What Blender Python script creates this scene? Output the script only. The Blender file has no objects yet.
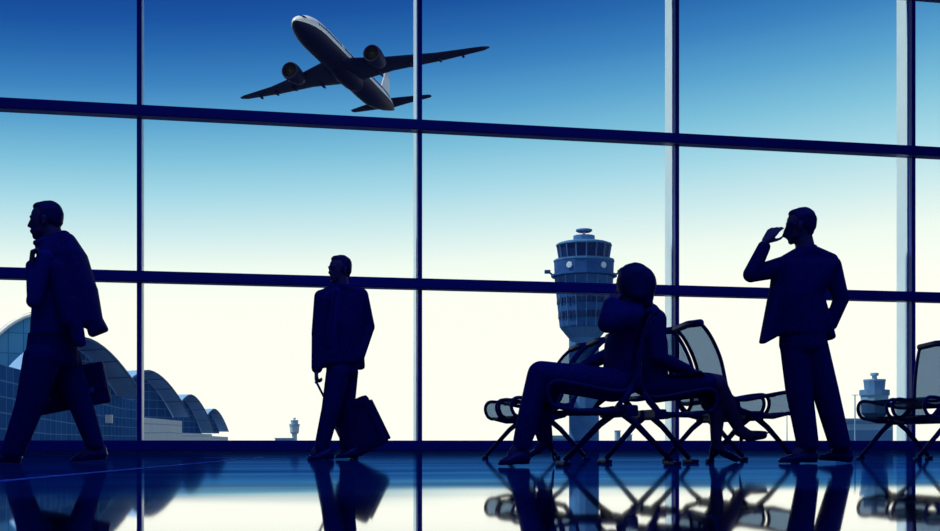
import bpy, bmesh, math, random
from mathutils import Vector, Matrix, Quaternion

# ------------------------------------------------------------------ camera, sky, sun, exposure
F = 1180.0                       # focal length in pixels of the 940 x 531 frame
HOR = 443.0                      # horizon row
A = math.atan2(230.0, F)         # the camera looks this much to the right of the window wall's normal
CAM = Vector((0, 0, 0.14))
FWD = Vector((math.sin(A), math.cos(A), 0))
RGT = Vector((math.cos(A), -math.sin(A), 0))
UP = Vector((0, 0, 1))
WY = 23.16                       # distance of the window wall

scene = bpy.context.scene
col = scene.collection
cam_d = bpy.data.cameras.new('camera')
cam = bpy.data.objects.new('camera', cam_d)
col.objects.link(cam)
cam.location = CAM
cam.rotation_euler = (math.pi / 2, 0, -A)
cam_d.sensor_width = 36
cam_d.lens = F / 940 * 36
cam_d.shift_y = (HOR - 265.5) / 940
cam_d.clip_start = 0.02
cam_d.clip_end = 20000
scene.camera = cam

scene.view_settings.view_transform = 'Standard'
scene.view_settings.look = 'None'
scene.view_settings.gamma = 1
scene.view_settings.exposure = 0
scene.cycles.use_denoising = True
scene.cycles.max_bounces = 10
scene.cycles.transparent_max_bounces = 24

def lin(r, g, b):
    return tuple(((c / 255) / 12.92 if c / 255 <= .04045 else ((c / 255 + .055) / 1.055) ** 2.4) for c in (r, g, b)) + (1,)

FILL = 215.0
world = bpy.data.worlds.new('sky')
scene.world = world
world.use_nodes = True
nt = world.node_tree
nt.nodes.clear()
wo = nt.nodes.new('ShaderNodeOutputWorld')
bg = nt.nodes.new('ShaderNodeBackground')
tc = nt.nodes.new('ShaderNodeTexCoord')
nrm = nt.nodes.new('ShaderNodeVectorMath'); nrm.operation = 'NORMALIZE'
sep = nt.nodes.new('ShaderNodeSeparateXYZ')
nt.links.new(tc.outputs['Generated'], nrm.inputs[0])
nt.links.new(nrm.outputs[0], sep.inputs[0])
dotn = nt.nodes.new('ShaderNodeVectorMath'); dotn.operation = 'DOT_PRODUCT'
dotn.inputs[1].default_value = tuple(-RGT)
nt.links.new(nrm.outputs[0], dotn.inputs[0])
# a paler sky to the right, a deeper one to the left: the height is scaled a little with the bearing
fac = nt.nodes.new('ShaderNodeMath'); fac.operation = 'MULTIPLY_ADD'
fac.inputs[1].default_value = 0.30; fac.inputs[2].default_value = 1.0
nt.links.new(dotn.outputs['Value'], fac.inputs[0])
mul = nt.nodes.new('ShaderNodeMath'); mul.operation = 'MULTIPLY'
nt.links.new(sep.outputs['Z'], mul.inputs[0]); nt.links.new(fac.outputs[0], mul.inputs[1])
mr = nt.nodes.new('ShaderNodeMapRange')
mr.inputs['From Min'].default_value = 0.0; mr.inputs['From Max'].default_value = 0.40
nt.links.new(mul.outputs[0], mr.inputs['Value'])
ramp = nt.nodes.new('ShaderNodeValToRGB')
ramp.color_ramp.interpolation = 'EASE' if False else 'LINEAR'
SKY = [(0.0, (253, 255, 240)), (0.13, (252, 255, 240)), (0.145, (250, 254, 240))]
def zy(y): return math.sin(math.atan((HOR - y) / F)) / 0.40
SKY = [(0.0, (253, 255, 240)), (zy(300), (252, 255, 240)), (zy(262), (238, 249, 238)), (zy(225), (204, 233, 234)),
       (zy(185), (164, 214, 228)), (zy(145), (124, 190, 216)), (zy(105), (88, 160, 204)), (zy(65), (58, 128, 188)),
       (zy(30), (40, 104, 172)), (zy(0), (27, 84, 160)), (0.97, (14, 60, 140))]
els = ramp.color_ramp.elements
while len(els) < len(SKY): els.new(0.5)
for e, (p, c) in zip(els, SKY):
    e.position = p; e.color = lin(*c)
nt.links.new(mr.outputs[0], ramp.inputs[0])
nt.links.new(ramp.outputs[0], bg.inputs['Color'])
bg.inputs['Strength'].default_value = 1.04
nt.links.new(bg.outputs[0], wo.inputs[0])

sun_d = bpy.data.lights.new('sun', 'SUN')
sun_d.energy = 3.8; sun_d.angle = 0.01; sun_d.color = (1.0, .98, .86)
sun = bpy.data.objects.new('sun', sun_d)
col.objects.link(sun)
SUN = Vector((-0.50, 0.035, 0.80)).normalized()
sun.rotation_euler = SUN.to_track_quat('Z', 'Y').to_euler()

# unseen blue fill lights, added to turn the silhouettes navy
for lx in (-7.0, 0.0, 7.0, 14.0):
    for ly in (-2.0, 6.0):
        ld = bpy.data.lights.new('blue_fill', 'AREA'); ld.shape = 'DISK'; ld.size = 5.0
        ld.energy = FILL; ld.color = (.05, .10, 1.0)
        lo = bpy.data.objects.new('blue_fill', ld); col.objects.link(lo)
        lo.location = (lx, ly, 12.6)

# ------------------------------------------------------------------ helpers
def ray(px, py): return RGT * ((px - 470) / F) + FWD + UP * ((HOR - py) / F)
def PD(px, py, d): return CAM + ray(px, py) * d
def PY(px, py, Y):
    r = ray(px, py)
    return CAM + r * ((Y - CAM.y) / r.y)

def mat(name, base, rough=0.6, metal=0.0, noise=0.0, scale=20.0, spec=0.5, coat=0.0):
    m = bpy.data.materials.new(name)
    m.use_nodes = True
    n = m.node_tree
    b = n.nodes['Principled BSDF']
    b.inputs['Base Color'].default_value = tuple(base[:3]) + (1,)
    b.inputs['Roughness'].default_value = rough
    b.inputs['Metallic'].default_value = metal
    b.inputs['Specular IOR Level'].default_value = spec
    b.inputs['Coat Weight'].default_value = coat
    if noise:
        t = n.nodes.new('ShaderNodeTexCoord')
        x = n.nodes.new('ShaderNodeTexNoise'); x.inputs['Scale'].default_value = scale; x.inputs['Detail'].default_value = 4
        r = n.nodes.new('ShaderNodeValToRGB')
        r.color_ramp.elements[0].position = .3; r.color_ramp.elements[1].position = .7
        r.color_ramp.elements[0].color = tuple(c * (1 - noise) for c in base[:3]) + (1,)
        r.color_ramp.elements[1].color = tuple(min(1, c * (1 + noise)) for c in base[:3]) + (1,)
        n.links.new(t.outputs['Object'], x.inputs['Vector'])
        n.links.new(x.outputs[0], r.inputs[0]); n.links.new(r.outputs[0], b.inputs['Base Color'])
    return m

def see_through(name, tint, gloss=0.06, rough=0.02):
    m = bpy.data.materials.new(name); m.use_nodes = True
    n = m.node_tree; n.nodes.clear()
    o = n.nodes.new('ShaderNodeOutputMaterial')
    mix = n.nodes.new('ShaderNodeMixShader')
    t = n.nodes.new('ShaderNodeBsdfTransparent'); t.inputs[0].default_value = tuple(tint) + (1,)
    g = n.nodes.new('ShaderNodeBsdfGlossy'); g.inputs['Roughness'].default_value = rough
    g.inputs['Color'].default_value = (.5, .6, .8, 1)
    mix.inputs[0].default_value = gloss
    n.links.new(t.outputs[0], mix.inputs[1]); n.links.new(g.outputs[0], mix.inputs[2])
    n.links.new(mix.outputs[0], o.inputs[0])
    return m

def grid_mat(name, cell, line, w, h, mortar, rough=.6, c2=None):
    """glazed facade: a grid of panes (brick texture without offset)"""
    m = bpy.data.materials.new(name); m.use_nodes = True
    n = m.node_tree; b = n.nodes['Principled BSDF']
    t = n.nodes.new('ShaderNodeTexCoord')
    k = n.nodes.new('ShaderNodeTexBrick'); k.offset = 0.0; k.squash = 1.0
    k.inputs['Color1'].default_value = tuple(cell) + (1,)
    k.inputs['Color2'].default_value = tuple(c2 or cell) + (1,)
    k.inputs['Mortar'].default_value = tuple(line) + (1,)
    k.inputs['Scale'].default_value = 1.0
    k.inputs['Mortar Size'].default_value = mortar
    k.inputs['Brick Width'].default_value = w; k.inputs['Row Height'].default_value = h
    n.links.new(t.outputs['UV'], k.inputs['Vector'])
    n.links.new(k.outputs['Color'], b.inputs['Base Color'])
    b.inputs['Roughness'].default_value = rough
    b.inputs['Specular IOR Level'].default_value = 0.0
    return m

def empty(name, loc, label=None, cat=None, group=None):
    o = bpy.data.objects.new(name, None)
    o.empty_display_size = .1
    col.objects.link(o); o.location = loc
    tag(o, label, cat, group)
    return o
def tag(o, label=None, cat=None, group=None, kind=None):
    if label: o['label'] = label
    if cat: o['category'] = cat
    if group: o['group'] = group
    if kind: o['kind'] = kind
    return o
def put(name, me, m, parent=None, loc=None, smooth=False):
    if m: me.materials.clear(); me.materials.append(m)
    o = bpy.data.objects.new(name, me)
    col.objects.link(o)
    if parent: o.parent = parent
    if loc is not None: o.location = loc
    if smooth:
        for p in me.polygons: p.use_smooth = True
    return o
def bm_put(name, bm, m, parent=None, loc=None, smooth=False, kind=None):
    bmesh.ops.recalc_face_normals(bm, faces=bm.faces)
    me = bpy.data.meshes.new(name); bm.to_mesh(me); bm.free()
    o = put(name, me, m, parent, loc, smooth)
    if kind: o['kind'] = kind
    return o
def box(bm, c, s, rot=None, bevel=0):
    r = bmesh.ops.create_cube(bm, size=1)
    vs = r['verts']
    for v in vs:
        p = Vector((v.co.x * s[0], v.co.y * s[1], v.co.z * s[2]))
        if rot is not None: p = rot @ p
        v.co = p + Vector(c)
    if bevel:
        es = list({e for v in vs for e in v.link_edges})
        bmesh.ops.bevel(bm, geom=es, offset=bevel, segments=2, affect='EDGES', profile=.6)
def tube(bm, pts, r, seg=10, cap=True):
    """round bar along a list of points; r a number or one per point"""
    pts = [Vector(p) for p in pts]
    rs = r if isinstance(r, (list, tuple)) else [r] * len(pts)
    rings = []
    prev = None
    for i, p in enumerate(pts):
        d = (pts[min(i + 1, len(pts) - 1)] - pts[max(i - 1, 0)]).normalized()
        if prev is None:
            a = d.cross(Vector((0, 1, 0)))
            if a.length < .1: a = d.cross(Vector((1, 0, 0)))
            a.normalize()
        else:
            a = (prev - d * prev.dot(d)).normalized()
        b = d.cross(a); prev = a
        rings.append([bm.verts.new(p + (a * math.cos(t) + b * math.sin(t)) * rs[i]) for t in [2 * math.pi * k / seg for k in range(seg)]])
    for q in range(len(rings) - 1):
        for k in range(seg):
            bm.faces.new((rings[q][k], rings[q][(k + 1) % seg], rings[q + 1][(k + 1) % seg], rings[q + 1][k]))
    if cap:
        bm.faces.new(rings[0]); bm.faces.new(list(reversed(rings[-1])))
def lathe(bm, prof, seg=24, c=(0, 0, 0), frame=None, phase=0.0):
    """surface of revolution; prof = (radius, height) list, closed with caps"""
    rings = []
    for r, h in prof:
        ring = []
        for k in range(seg):
            t = 2 * math.pi * k / seg + phase
            p = Vector((r * math.cos(t), r * math.sin(t), h))
            if frame: p = frame @ p
            ring.append(bm.verts.new(p + Vector(c)))
        rings.append(ring)
    for q in range(len(rings) - 1):
        for k in range(seg):
            bm.faces.new((rings[q][k], rings[q][(k + 1) % seg], rings[q + 1][(k + 1) % seg], rings[q + 1][k]))
    bm.faces.new(rings[0]); bm.faces.new(list(reversed(rings[-1])))
def loft(bm, rings, closed=True):
    vs = [[bm.verts.new(p) for p in r] for r in rings]
    n = len(vs[0])
    for a, b in zip(vs, vs[1:]):
        for k in range(n if closed else n - 1):
            bm.faces.new((a[k], a[(k + 1) % n], b[(k + 1) % n], b[k]))
    if closed:
        bm.faces.new(vs[0]); bm.faces.new(list(reversed(vs[-1])))

_t = bmesh.new(); bmesh.ops.create_icosphere(_t, subdivisions=3, radius=1)
SPH = [v.co.copy() for v in _t.verts]; _t.free()
def ell_pts(c, r):
    if not isinstance(r, (tuple, list)): r = (r, r, r)
    return [Vector((c[0] + p.x * r[0], c[1] + p.y * r[1], c[2] + p.z * r[2])) for p in SPH]
def blob(name, hulls, m, parent, voxel=.007, smooth=4, xf=None):
    """union of convex hulls of ellipsoids, fused to one continuous skin"""
    bm = bmesh.new()
    for h in hulls:
        b2 = bmesh.new()
        for c, r in h:
            for p in ell_pts(c, r):
                b2.verts.new(xf @ p if xf else p)
        res = bmesh.ops.convex_hull(b2, input=list(b2.verts))
        junk = list({v for k in ('geom_interior', 'geom_unused') for v in res[k] if isinstance(v, bmesh.types.BMVert)})
        bmesh.ops.delete(b2, geom=junk, context='VERTS')
        loose = [v for v in b2.verts if not v.link_faces]
        bmesh.ops.delete(b2, geom=loose, context='VERTS')
        bmesh.ops.recalc_face_normals(b2, faces=b2.faces)
        tmp = bpy.data.meshes.new('t'); b2.to_mesh(tmp); b2.free()
        bm.from_mesh(tmp); bpy.data.meshes.remove(tmp)
    me = bpy.data.meshes.new('t'); bm.to_mesh(me); bm.free()
    o = bpy.data.objects.new('t', me); col.objects.link(o)
    rm = o.modifiers.new('r', 'REMESH'); rm.mode = 'VOXEL'; rm.voxel_size = voxel
    if smooth:
        sm = o.modifiers.new('s', 'SMOOTH'); sm.factor = .5; sm.iterations = smooth
    dg = bpy.context.evaluated_depsgraph_get()
    out = bpy.data.meshes.new_from_object(o.evaluated_get(dg))
    out.name = name
    bpy.data.objects.remove(o); bpy.data.meshes.remove(me)
    return put(name, out, m, parent, smooth=True)

# ------------------------------------------------------------------ materials
M_frame = mat('navy painted steel', (.012, .035, .24), .45, noise=.1, scale=3)
M_fin = mat('pale aluminium fin', (.64, .87, .92), .35, .0, noise=.04, scale=2)
M_wall = mat('blue hall plaster', (.05, .08, .42), .8, noise=.15, scale=1.5)
M_ceil = mat('dark blue ceiling', (.03, .05, .30), .8, noise=.1, scale=1)
M_glass = see_through('window glass', (.995, .998, 1.0), .004, .45)
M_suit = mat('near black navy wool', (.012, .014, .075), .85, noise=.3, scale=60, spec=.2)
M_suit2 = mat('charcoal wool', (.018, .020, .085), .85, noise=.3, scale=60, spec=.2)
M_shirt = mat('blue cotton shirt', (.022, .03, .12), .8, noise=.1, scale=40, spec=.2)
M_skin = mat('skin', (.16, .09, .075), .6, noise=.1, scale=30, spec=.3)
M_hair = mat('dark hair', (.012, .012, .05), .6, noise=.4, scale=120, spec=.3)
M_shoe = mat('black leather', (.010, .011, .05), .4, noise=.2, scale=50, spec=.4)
M_case = mat('black nylon luggage', (.010, .012, .06), .7, noise=.3, scale=90, spec=.3)
M_steel = mat('brushed steel', (.30, .36, .48), .35, 1.0)
M_dark = mat('dark navy powder coated tube', (.008, .010, .06), .5, noise=.2, scale=30, spec=.3)
M_mesh = see_through('grey mesh fabric', (.35, .435, .54), .03, .6)
M_phone = mat('black phone', (.01, .01, .015), .3)

# ------------------------------------------------------------------ floor
fm = bpy.data.materials.new('polished hall floor'); fm.use_nodes = True
n = fm.node_tree; n.nodes.clear()
out = n.nodes.new('ShaderNodeOutputMaterial')
geo = n.nodes.new('ShaderNodeTexCoord')
sp = n.nodes.new('ShaderNodeSeparateXYZ'); n.links.new(geo.outputs['Object'], sp.inputs[0])
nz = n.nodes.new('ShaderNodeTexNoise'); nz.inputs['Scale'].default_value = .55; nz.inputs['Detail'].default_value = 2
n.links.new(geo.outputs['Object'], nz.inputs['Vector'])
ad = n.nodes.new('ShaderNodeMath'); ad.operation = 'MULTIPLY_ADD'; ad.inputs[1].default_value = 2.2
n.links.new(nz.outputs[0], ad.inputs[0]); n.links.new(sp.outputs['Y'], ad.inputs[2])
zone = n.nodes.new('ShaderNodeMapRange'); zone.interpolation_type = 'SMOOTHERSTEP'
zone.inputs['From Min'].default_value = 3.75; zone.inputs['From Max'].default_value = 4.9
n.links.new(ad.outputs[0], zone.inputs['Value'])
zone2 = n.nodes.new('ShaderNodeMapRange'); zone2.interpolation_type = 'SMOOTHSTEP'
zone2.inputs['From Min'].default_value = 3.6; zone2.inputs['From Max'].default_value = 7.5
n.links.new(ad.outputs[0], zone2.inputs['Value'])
# light and dark streaks along the wall
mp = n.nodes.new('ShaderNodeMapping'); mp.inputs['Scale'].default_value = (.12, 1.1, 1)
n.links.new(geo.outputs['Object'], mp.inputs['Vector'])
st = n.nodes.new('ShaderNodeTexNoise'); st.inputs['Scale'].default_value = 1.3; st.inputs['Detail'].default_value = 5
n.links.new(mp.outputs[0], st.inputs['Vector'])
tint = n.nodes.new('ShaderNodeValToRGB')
tint.color_ramp.elements[0].color = (.14, .42, .62, 1); tint.color_ramp.elements[1].color = (.010, .075, .30, 1)  # the reflection's fade from white to blue is painted into the glossy colour
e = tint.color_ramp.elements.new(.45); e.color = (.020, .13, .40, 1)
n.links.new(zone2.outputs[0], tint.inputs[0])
streaks = n.nodes.new('ShaderNodeMix'); streaks.data_type = 'RGBA'; streaks.blend_type = 'MULTIPLY'
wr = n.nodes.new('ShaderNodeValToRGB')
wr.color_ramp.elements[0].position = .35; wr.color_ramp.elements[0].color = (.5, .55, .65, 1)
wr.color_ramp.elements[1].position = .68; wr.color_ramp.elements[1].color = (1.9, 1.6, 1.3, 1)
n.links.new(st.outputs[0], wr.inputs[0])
streaks.inputs[0].default_value = 1.0
n.links.new(tint.outputs[0], streaks.inputs[6]); n.links.new(wr.outputs[0], streaks.inputs[7])
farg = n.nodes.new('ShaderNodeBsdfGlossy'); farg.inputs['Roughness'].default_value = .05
n.links.new(streaks.outputs[2], farg.inputs['Color'])
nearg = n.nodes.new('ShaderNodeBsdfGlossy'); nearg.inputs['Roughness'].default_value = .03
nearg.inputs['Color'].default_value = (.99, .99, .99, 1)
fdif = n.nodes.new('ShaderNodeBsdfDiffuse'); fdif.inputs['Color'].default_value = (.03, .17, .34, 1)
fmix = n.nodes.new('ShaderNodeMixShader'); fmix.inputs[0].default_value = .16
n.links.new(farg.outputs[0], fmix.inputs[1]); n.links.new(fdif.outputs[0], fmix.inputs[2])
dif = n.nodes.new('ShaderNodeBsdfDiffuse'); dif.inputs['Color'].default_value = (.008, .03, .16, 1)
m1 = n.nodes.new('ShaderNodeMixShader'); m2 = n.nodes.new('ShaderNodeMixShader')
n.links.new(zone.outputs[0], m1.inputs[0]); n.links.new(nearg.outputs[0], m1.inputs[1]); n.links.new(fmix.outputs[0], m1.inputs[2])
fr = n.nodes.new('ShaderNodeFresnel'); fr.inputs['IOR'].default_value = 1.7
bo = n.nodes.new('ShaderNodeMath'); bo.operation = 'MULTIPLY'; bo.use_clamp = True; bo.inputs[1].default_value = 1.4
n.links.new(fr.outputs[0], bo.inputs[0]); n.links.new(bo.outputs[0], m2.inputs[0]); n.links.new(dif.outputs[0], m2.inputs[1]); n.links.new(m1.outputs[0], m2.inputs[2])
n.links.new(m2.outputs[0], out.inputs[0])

XL, XR, YB, ZC = -12.55, 19.6, -5.0, 12.66
def slab(name, lo, hi, m, kind='structure', parent=None):
    bm = bmesh.new()
    lo, hi = Vector(lo), Vector(hi)
    box(bm, (lo + hi) / 2, hi - lo)
    o = bm_put(name, bm, m, parent)
    if kind: o['kind'] = kind
    return o
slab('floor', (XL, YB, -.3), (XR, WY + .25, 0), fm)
slab('ceiling', (XL, YB, ZC), (XR, WY + .25, ZC + .3), M_ceil)
slab('wall_back', (XL, YB - .3, 0), (XR, YB, ZC), M_wall)
slab('wall_left', (XL - .3, YB, 0), (XL, WY + .25, ZC), M_wall)
slab('wall_right', (XR, YB, 0), (XR + .3, WY + .25, ZC), M_wall)
M_ground = mat('apron asphalt', (.02, .035, .08), .9, noise=.2, scale=.02)
slab('ground', (-6000, WY + 1.2, -4.6), (6000, 9000, -4.2), M_ground)

# ------------------------------------------------------------------ window wall
MX = [-1.87 + 5.36 * i for i in range(-2, 5)]           # post centres
RZ = [0.095, 3.27, 6.385, 9.78]                           # rail centres
ti = 1
for x in MX:
    if x > XR: continue
    bm = bmesh.new(); box(bm, (x, WY - .04, ZC / 2), (.088, .12, ZC - .002), bevel=.008)
    p = bm_put('trim_%d' % ti, bm, M_frame, kind='structure')
    bm = bmesh.new(); box(bm, (x, WY + .30, ZC / 2 - 1.5), (.09, .42, ZC + 3.0), bevel=.01)
    bm_put('fin', bm, M_fin, p)
    ti += 1
for z in RZ:
    bm = bmesh.new()
    h = .19 if z < 1 else .205
    dpt = .12 if z < 1 else .27
    box(bm, ((XL + XR) / 2, WY - dpt / 2 + .01, z), (XR - XL - .004, dpt, h), bevel=.006)
    if z > 1: box(bm, ((XL + XR) / 2, WY - dpt + .0, z - h / 2 + .03), (XR - XL - .004, .03, .02))
    bm_put('trim_%d' % ti, bm, M_frame, kind='structure'); ti += 1
wi = 1
xs = [XL] + [x for x in MX if XL + .2 < x < XR - .2] + [XR]
zs = RZ + [ZC]
for a, b in zip(xs, xs[1:]):
    for c, d in zip(zs, zs[1:]):
        slab('window_%d' % wi, (a + .05, WY + .035, c + .09), (b - .05, WY + .055, d - .09), M_glass); wi += 1
# thin pale inlay lines in the floor
def inlay(p, q, w):
    global ti
    bm = bmesh.new()
    p, q = Vector(p), Vector(q)
    d = (q - p).normalized(); s = Vector((-d.y, d.x, 0)) * w / 2
    f = [bm.verts.new(v) for v in (p - s, q - s, q + s, p + s)]
    fc = bm.faces.new(f)
    r = bmesh.ops.extrude_face_region(bm, geom=[fc])
    for v in r['geom']:
        if isinstance(v, bmesh.types.BMVert): v.co.z += .003
    bm_put('trim_%d' % ti, bm, M_inlay, kind='structure'); ti += 1
M_inlay = mat('pale floor inlay', (.10, .30, .5), .7, spec=.1)
def FL(px, py):
    r = ray(px, py); return CAM + r * (-CAM.z / r.z)
inlay(FL(-30, 484), FL(262, 457.5), .025)
inlay(FL(205, 457.8), FL(400, 456.5), .06)

# ------------------------------------------------------------------ people
class Body:
    """places joints for one person: pixel column, pixel row and distance towards the window, in metres"""
    def __init__(s, px, d, label, cat='person'):
        b = PD(px, HOR, d); s.base = Vector((b.x, b.y, 0)); s.S = F / d
        s.root = empty('person', s.base, label, cat)
    def j(s, px, py, v=0): return PY(px, py, s.base.y + v) - s.base
    def e(s, px, py, v, ru, rv=None, rw=None):
        rv = ru if rv is None else rv; rw = ru if rw is None else rw
        return (s.j(px, py, v), (ru / s.S, rv / s.S, rw / s.S))
    def limb(s, *pts):
        q = [s.e(*p) for p in pts]
        return [[a, b] for a, b in zip(q, q[1:])]
def thin(hulls, t=.012):
    return [[(c, tuple(max(.006, k - t) for k in r)) for c, r in h] for h in hulls]
def frame(fwd, up=(0, 0, 1)):
    f = Vector(fwd).normalized(); u = Vector(up); s = u.cross(f).normalized(); u = f.cross(s)
    return Matrix((f, s, u)).transposed()          # columns: forward, left, up

def head_hulls(o, R, k=1.0, female=False):
    def T(c, r):
        return ([R @ (Vector(c) * k) + o], Vector(r) * k)
    H = []
    def hull(*els):
        # oriented ellipsoids turned to many small balls so that the hull keeps the head's own axes
        q = []
        for c, r in els:
            for p in SPH:
                w = Vector((c[0] + p.x * (r[0] - .004), c[1] + p.y * (r[1] - .004), c[2] + p.z * (r[2] - .004))) * k
                q.append((R @ w + o, .004 * k))
        H.append(q)
    hull(((-.010, 0, .034), (.094, .075, .094)), ((.03, 0, .04), (.056, .06, .06)))                                   # cranium
    hull(((.025, 0, .01), (.064, .064, .075)), ((.035, 0, -.05), (.046, .048, .04)), ((.062, 0, -.092), (.020, .024, .019)))   # face and jaw
    hull(((-.02, 0, -.02), (.06, .058, .06)), ((.03, 0, -.06), (.04, .05, .03)))   # back of jaw
    hull(((.080, .028, .028), (.012, .020, .008)), ((.080, -.028, .028), (.012, .020, .008)))     # brow
    hull(((.084, 0, .014), (.009, .010, .010)), ((.101, 0, -.024), (.011, .012, .010)), ((.084, .012, -.028), (.010, .009, .009)), ((.084, -.012, -.028), (.010, .009, .009)))   # nose
    hull(((.083, .018, -.055), (.010, .008, .005)), ((.088, 0, -.054), (.010, .012, .006)), ((.083, -.018, -.055), (.010, .008, .005)))   # upper lip
    hull(((.085, 0, -.066), (.010, .016, .006)))                                   # lower lip
    for s in (1, -1):
        hull(((.072, s * .031, .008), (.013, .014, .010)))                         # eye
        hull(((-.006, s * .074, .016), (.018, .008, .018)), ((.0, s * .072, -.022), (.010, .007, .012)))   # ear
    return H
def hair_hulls(o, R, k=1.0, kind='short'):
    H = []
    def hull(*els):
        q = []
        for c, r in els:
            for p in SPH[::2]:
                w = Vector((c[0] + p.x * (r[0] - .004), c[1] + p.y * (r[1] - .004), c[2] + p.z * (r[2] - .004))) * k
                q.append((R @ w + o, .004 * k))
        H.append(q)
    hull(((-.022, 0, .050), (.092, .078, .088)), ((-.045, 0, .0), (.062, .070, .04)))
    hull(((.030, 0, .095), (.044, .054, .030)), ((-.02, 0, .098), (.06, .06, .036)))
    hull(((-.05, 0, .03), (.060, .066, .06)), ((-.055, 0, -.035), (.034, .05, .03)))
    for s in (1, -1):
        hull(((.012, s * .068, .012), (.012, .010, .03)), ((-.02, s * .066, .03), (.03, .012, .03)))   # sideburns
    if kind == 'bob':
        hull(((-.025, 0, .045), (.105, .098, .098)), ((-.055, 0, -.07), (.06, .098, .04)))
    if kind == 'long':
        hull(((-.03, 0, .04), (.098, .088, .095)), ((-.075, 0, -.16), (.035, .08, .05)))
    return H
def hand_hulls(w, d, palm, curl=.35, k=1.0, thumb=1, spread=.1, curls=None):
    """wrist w, direction d of the straight fingers, palm normal; thumb = +1/-1 picks the side"""
    d = Vector(d).normalized(); p = Vector(palm); p = (p - d * p.dot(d)).normalized(); s = d.cross(p) * thumb
    H = []
    P = lambda x, y, z: w + (d * x + s * y + p * z) * k
    H.append([(P(-.02, 0, 0), .024 * k), (P(.02, .008, 0), .022 * k)])
    H.append([(P(.01, .016, 0), .017 * k), (P(.01, -.016, 0), .016 * k), (P(.088, .032, 0), .012 * k), (P(.082, -.034, 0), .0115 * k)])
    for i, (y, L) in enumerate(((.031, .073), (.010, .082), (-.012, .076), (-.033, .060))):
        c = curls[i] if curls else curl
        b = P(.088 - abs(y) * .15, y, 0); a = 0; sp = y * spread * 2
        fd = (d + s * sp).normalized()
        q = b; rad = [.0098, .0092, .0085, .0072]
        for jn, (frac, da) in enumerate(((.45, c), (.30, c * 1.25), (.25, c * .9))):
            a += da
            nx = q + (fd * math.cos(a) + p * math.sin(a)) * L * frac * k
            H.append([(q, rad[jn] * k), (nx, rad[jn + 1] * k)]); q = nx
    t0 = P(.022, .022, .006); t1 = P(.052, .052, .018); t2 = P(.078, .062, .030); t3 = P(.098, .060, .038)
    H += [[(t0, .014 * k), (t1, .011 * k)], [(t1, .0105 * k), (t2, .0095 * k)], [(t2, .0095 * k), (t3, .0078 * k)]]
    return H
def shoe(name, parent, heel, toe, ankle, k=1.0, heeled=0.0, m=None):
    """heel and toe: points at the sole; ankle: where the leg enters"""
    heel, toe = Vector(heel), Vector(toe)
    d = (toe - heel); L = d.length; d.normalize()
    s = Vector((-d.y, d.x, 0)).normalized()
    u = d.cross(s); u = u if u.z > 0 else -u
    H = []
    def q(x, y, z, r): return (heel + d * (x * L) + s * y + u * z, r)
    w = .038 * k
    def pair(x, y, z, r): return [q(x, y, z, r), q(x, -y, z, r)]
    if not heeled:
        H.append(pair(.06, .022, .010, .010) + pair(.30, .020, .010, .010))
        H.append(pair(.30, .022, .012, .009) + pair(.70, .034, .010, .009) + pair(.93, .018, .010, .008) + [q(1.0, 0, .010, .008)])
        H.append(pair(.08, .018, .035, .022) + pair(.72, .026, .026, .018) + pair(.92, .012, .022, .014) + pair(.3, .018, .05, .022) + [q(.14, 0, .075, .03)])
        H.append([q(.14, 0, .07, .034), q(.34, 0, .062, .026), (Vector(ankle), .036)])
    else:
        H.append(pair(.55, .020, .010, .009) + pair(.80, .026, .008, .008) + [q(1.0, 0, .008, .007)])
        H.append(pair(.05, .014, .022, .016) + pair(.6, .020, .020, .014))
        H.append(pair(.62, .018, .020, .015) + pair(.9, .010, .014, .010))
        H.append([q(.04, 0, .03, .024), q(.20, 0, .04, .018), q(.04, 0, .06, .020)])
        tip = heel + Vector((0, 0, -heeled)) + d * (-.012)
        H.append([q(.03, 0, .0, .018), (heel + (tip - heel) * .35, .0085)])
        H.append([(heel + (tip - heel) * .3, .0088), (tip + Vector((0, 0, .007)), .007)])
    return blob(name, H, m or M_shoe, parent, .005, 2)

# ---- man walking left, jacket over his shoulder
B = Body(52, 8.25, 'person in a white-collar shirt walking left, dark jacket slung over the shoulder, briefcase in hand')
B.root['label'] = 'person striding left past the window with jacket slung over one shoulder'
R = frame((-1, .05, -.03)); hk = 1.11
ho = B.j(45.5, 222)
torso = [[B.e(52, 258, -.13, 11, 12, 11), B.e(52, 258, .13, 11, 12, 11), B.e(54, 280, 0, 19, 26, 16)],
         [B.e(54, 280, 0, 19.5, 26, 14), B.e(53, 332, 0, 22, 23, 14)],
         [B.e(53, 248, 0, 12, 18, 7), B.e(52, 262, 0, 15, 24, 10)]]
armL = B.limb((47, 258, -.18, 9.5), (34, 301, -.20, 7.5)) + B.limb((34.5, 300, -.20, 7.2), (32, 268, -.16, 5.8))
armR = B.limb((58, 259, .18, 9.5), (70, 302, .23, 7.6)) + B.limb((70, 302, .23, 7.4), (73, 342, .21, 5.6))
cuffs = B.limb((32.3, 272, -.163, 6.4), (32, 266, -.158, 6.2))
legF = B.limb((43, 357, -.09, 19, 17, 14), (31, 402, -.10, 14.5, 13, 10), (12, 455, -.09, 11.5, 10, 3))
legB = B.limb((62, 357, .09, 18, 17, 14), (80, 402, .09, 12.5, 12, 9), (95, 446, .09, 9.5, 9.5, 3))
pelvis = [[B.e(52, 335, 0, 23, 22, 6), B.e(52, 360, 0, 26, 23, 12)]]
neck = B.limb((51, 231, 0, 10), (56, 252, 0, 11))
handL = hand_hulls(B.j(31.5, 266, -.175), B.j(33, 246, -.17) - B.j(31.5, 266, -.175), (1, .1, .2), 1.0, 1.15, 1)
handR = hand_hulls(B.j(73, 345, .21), B.j(71, 370, .21) - B.j(73, 345, .21), (0, -1, 0), .95, .95, 1)
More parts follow.
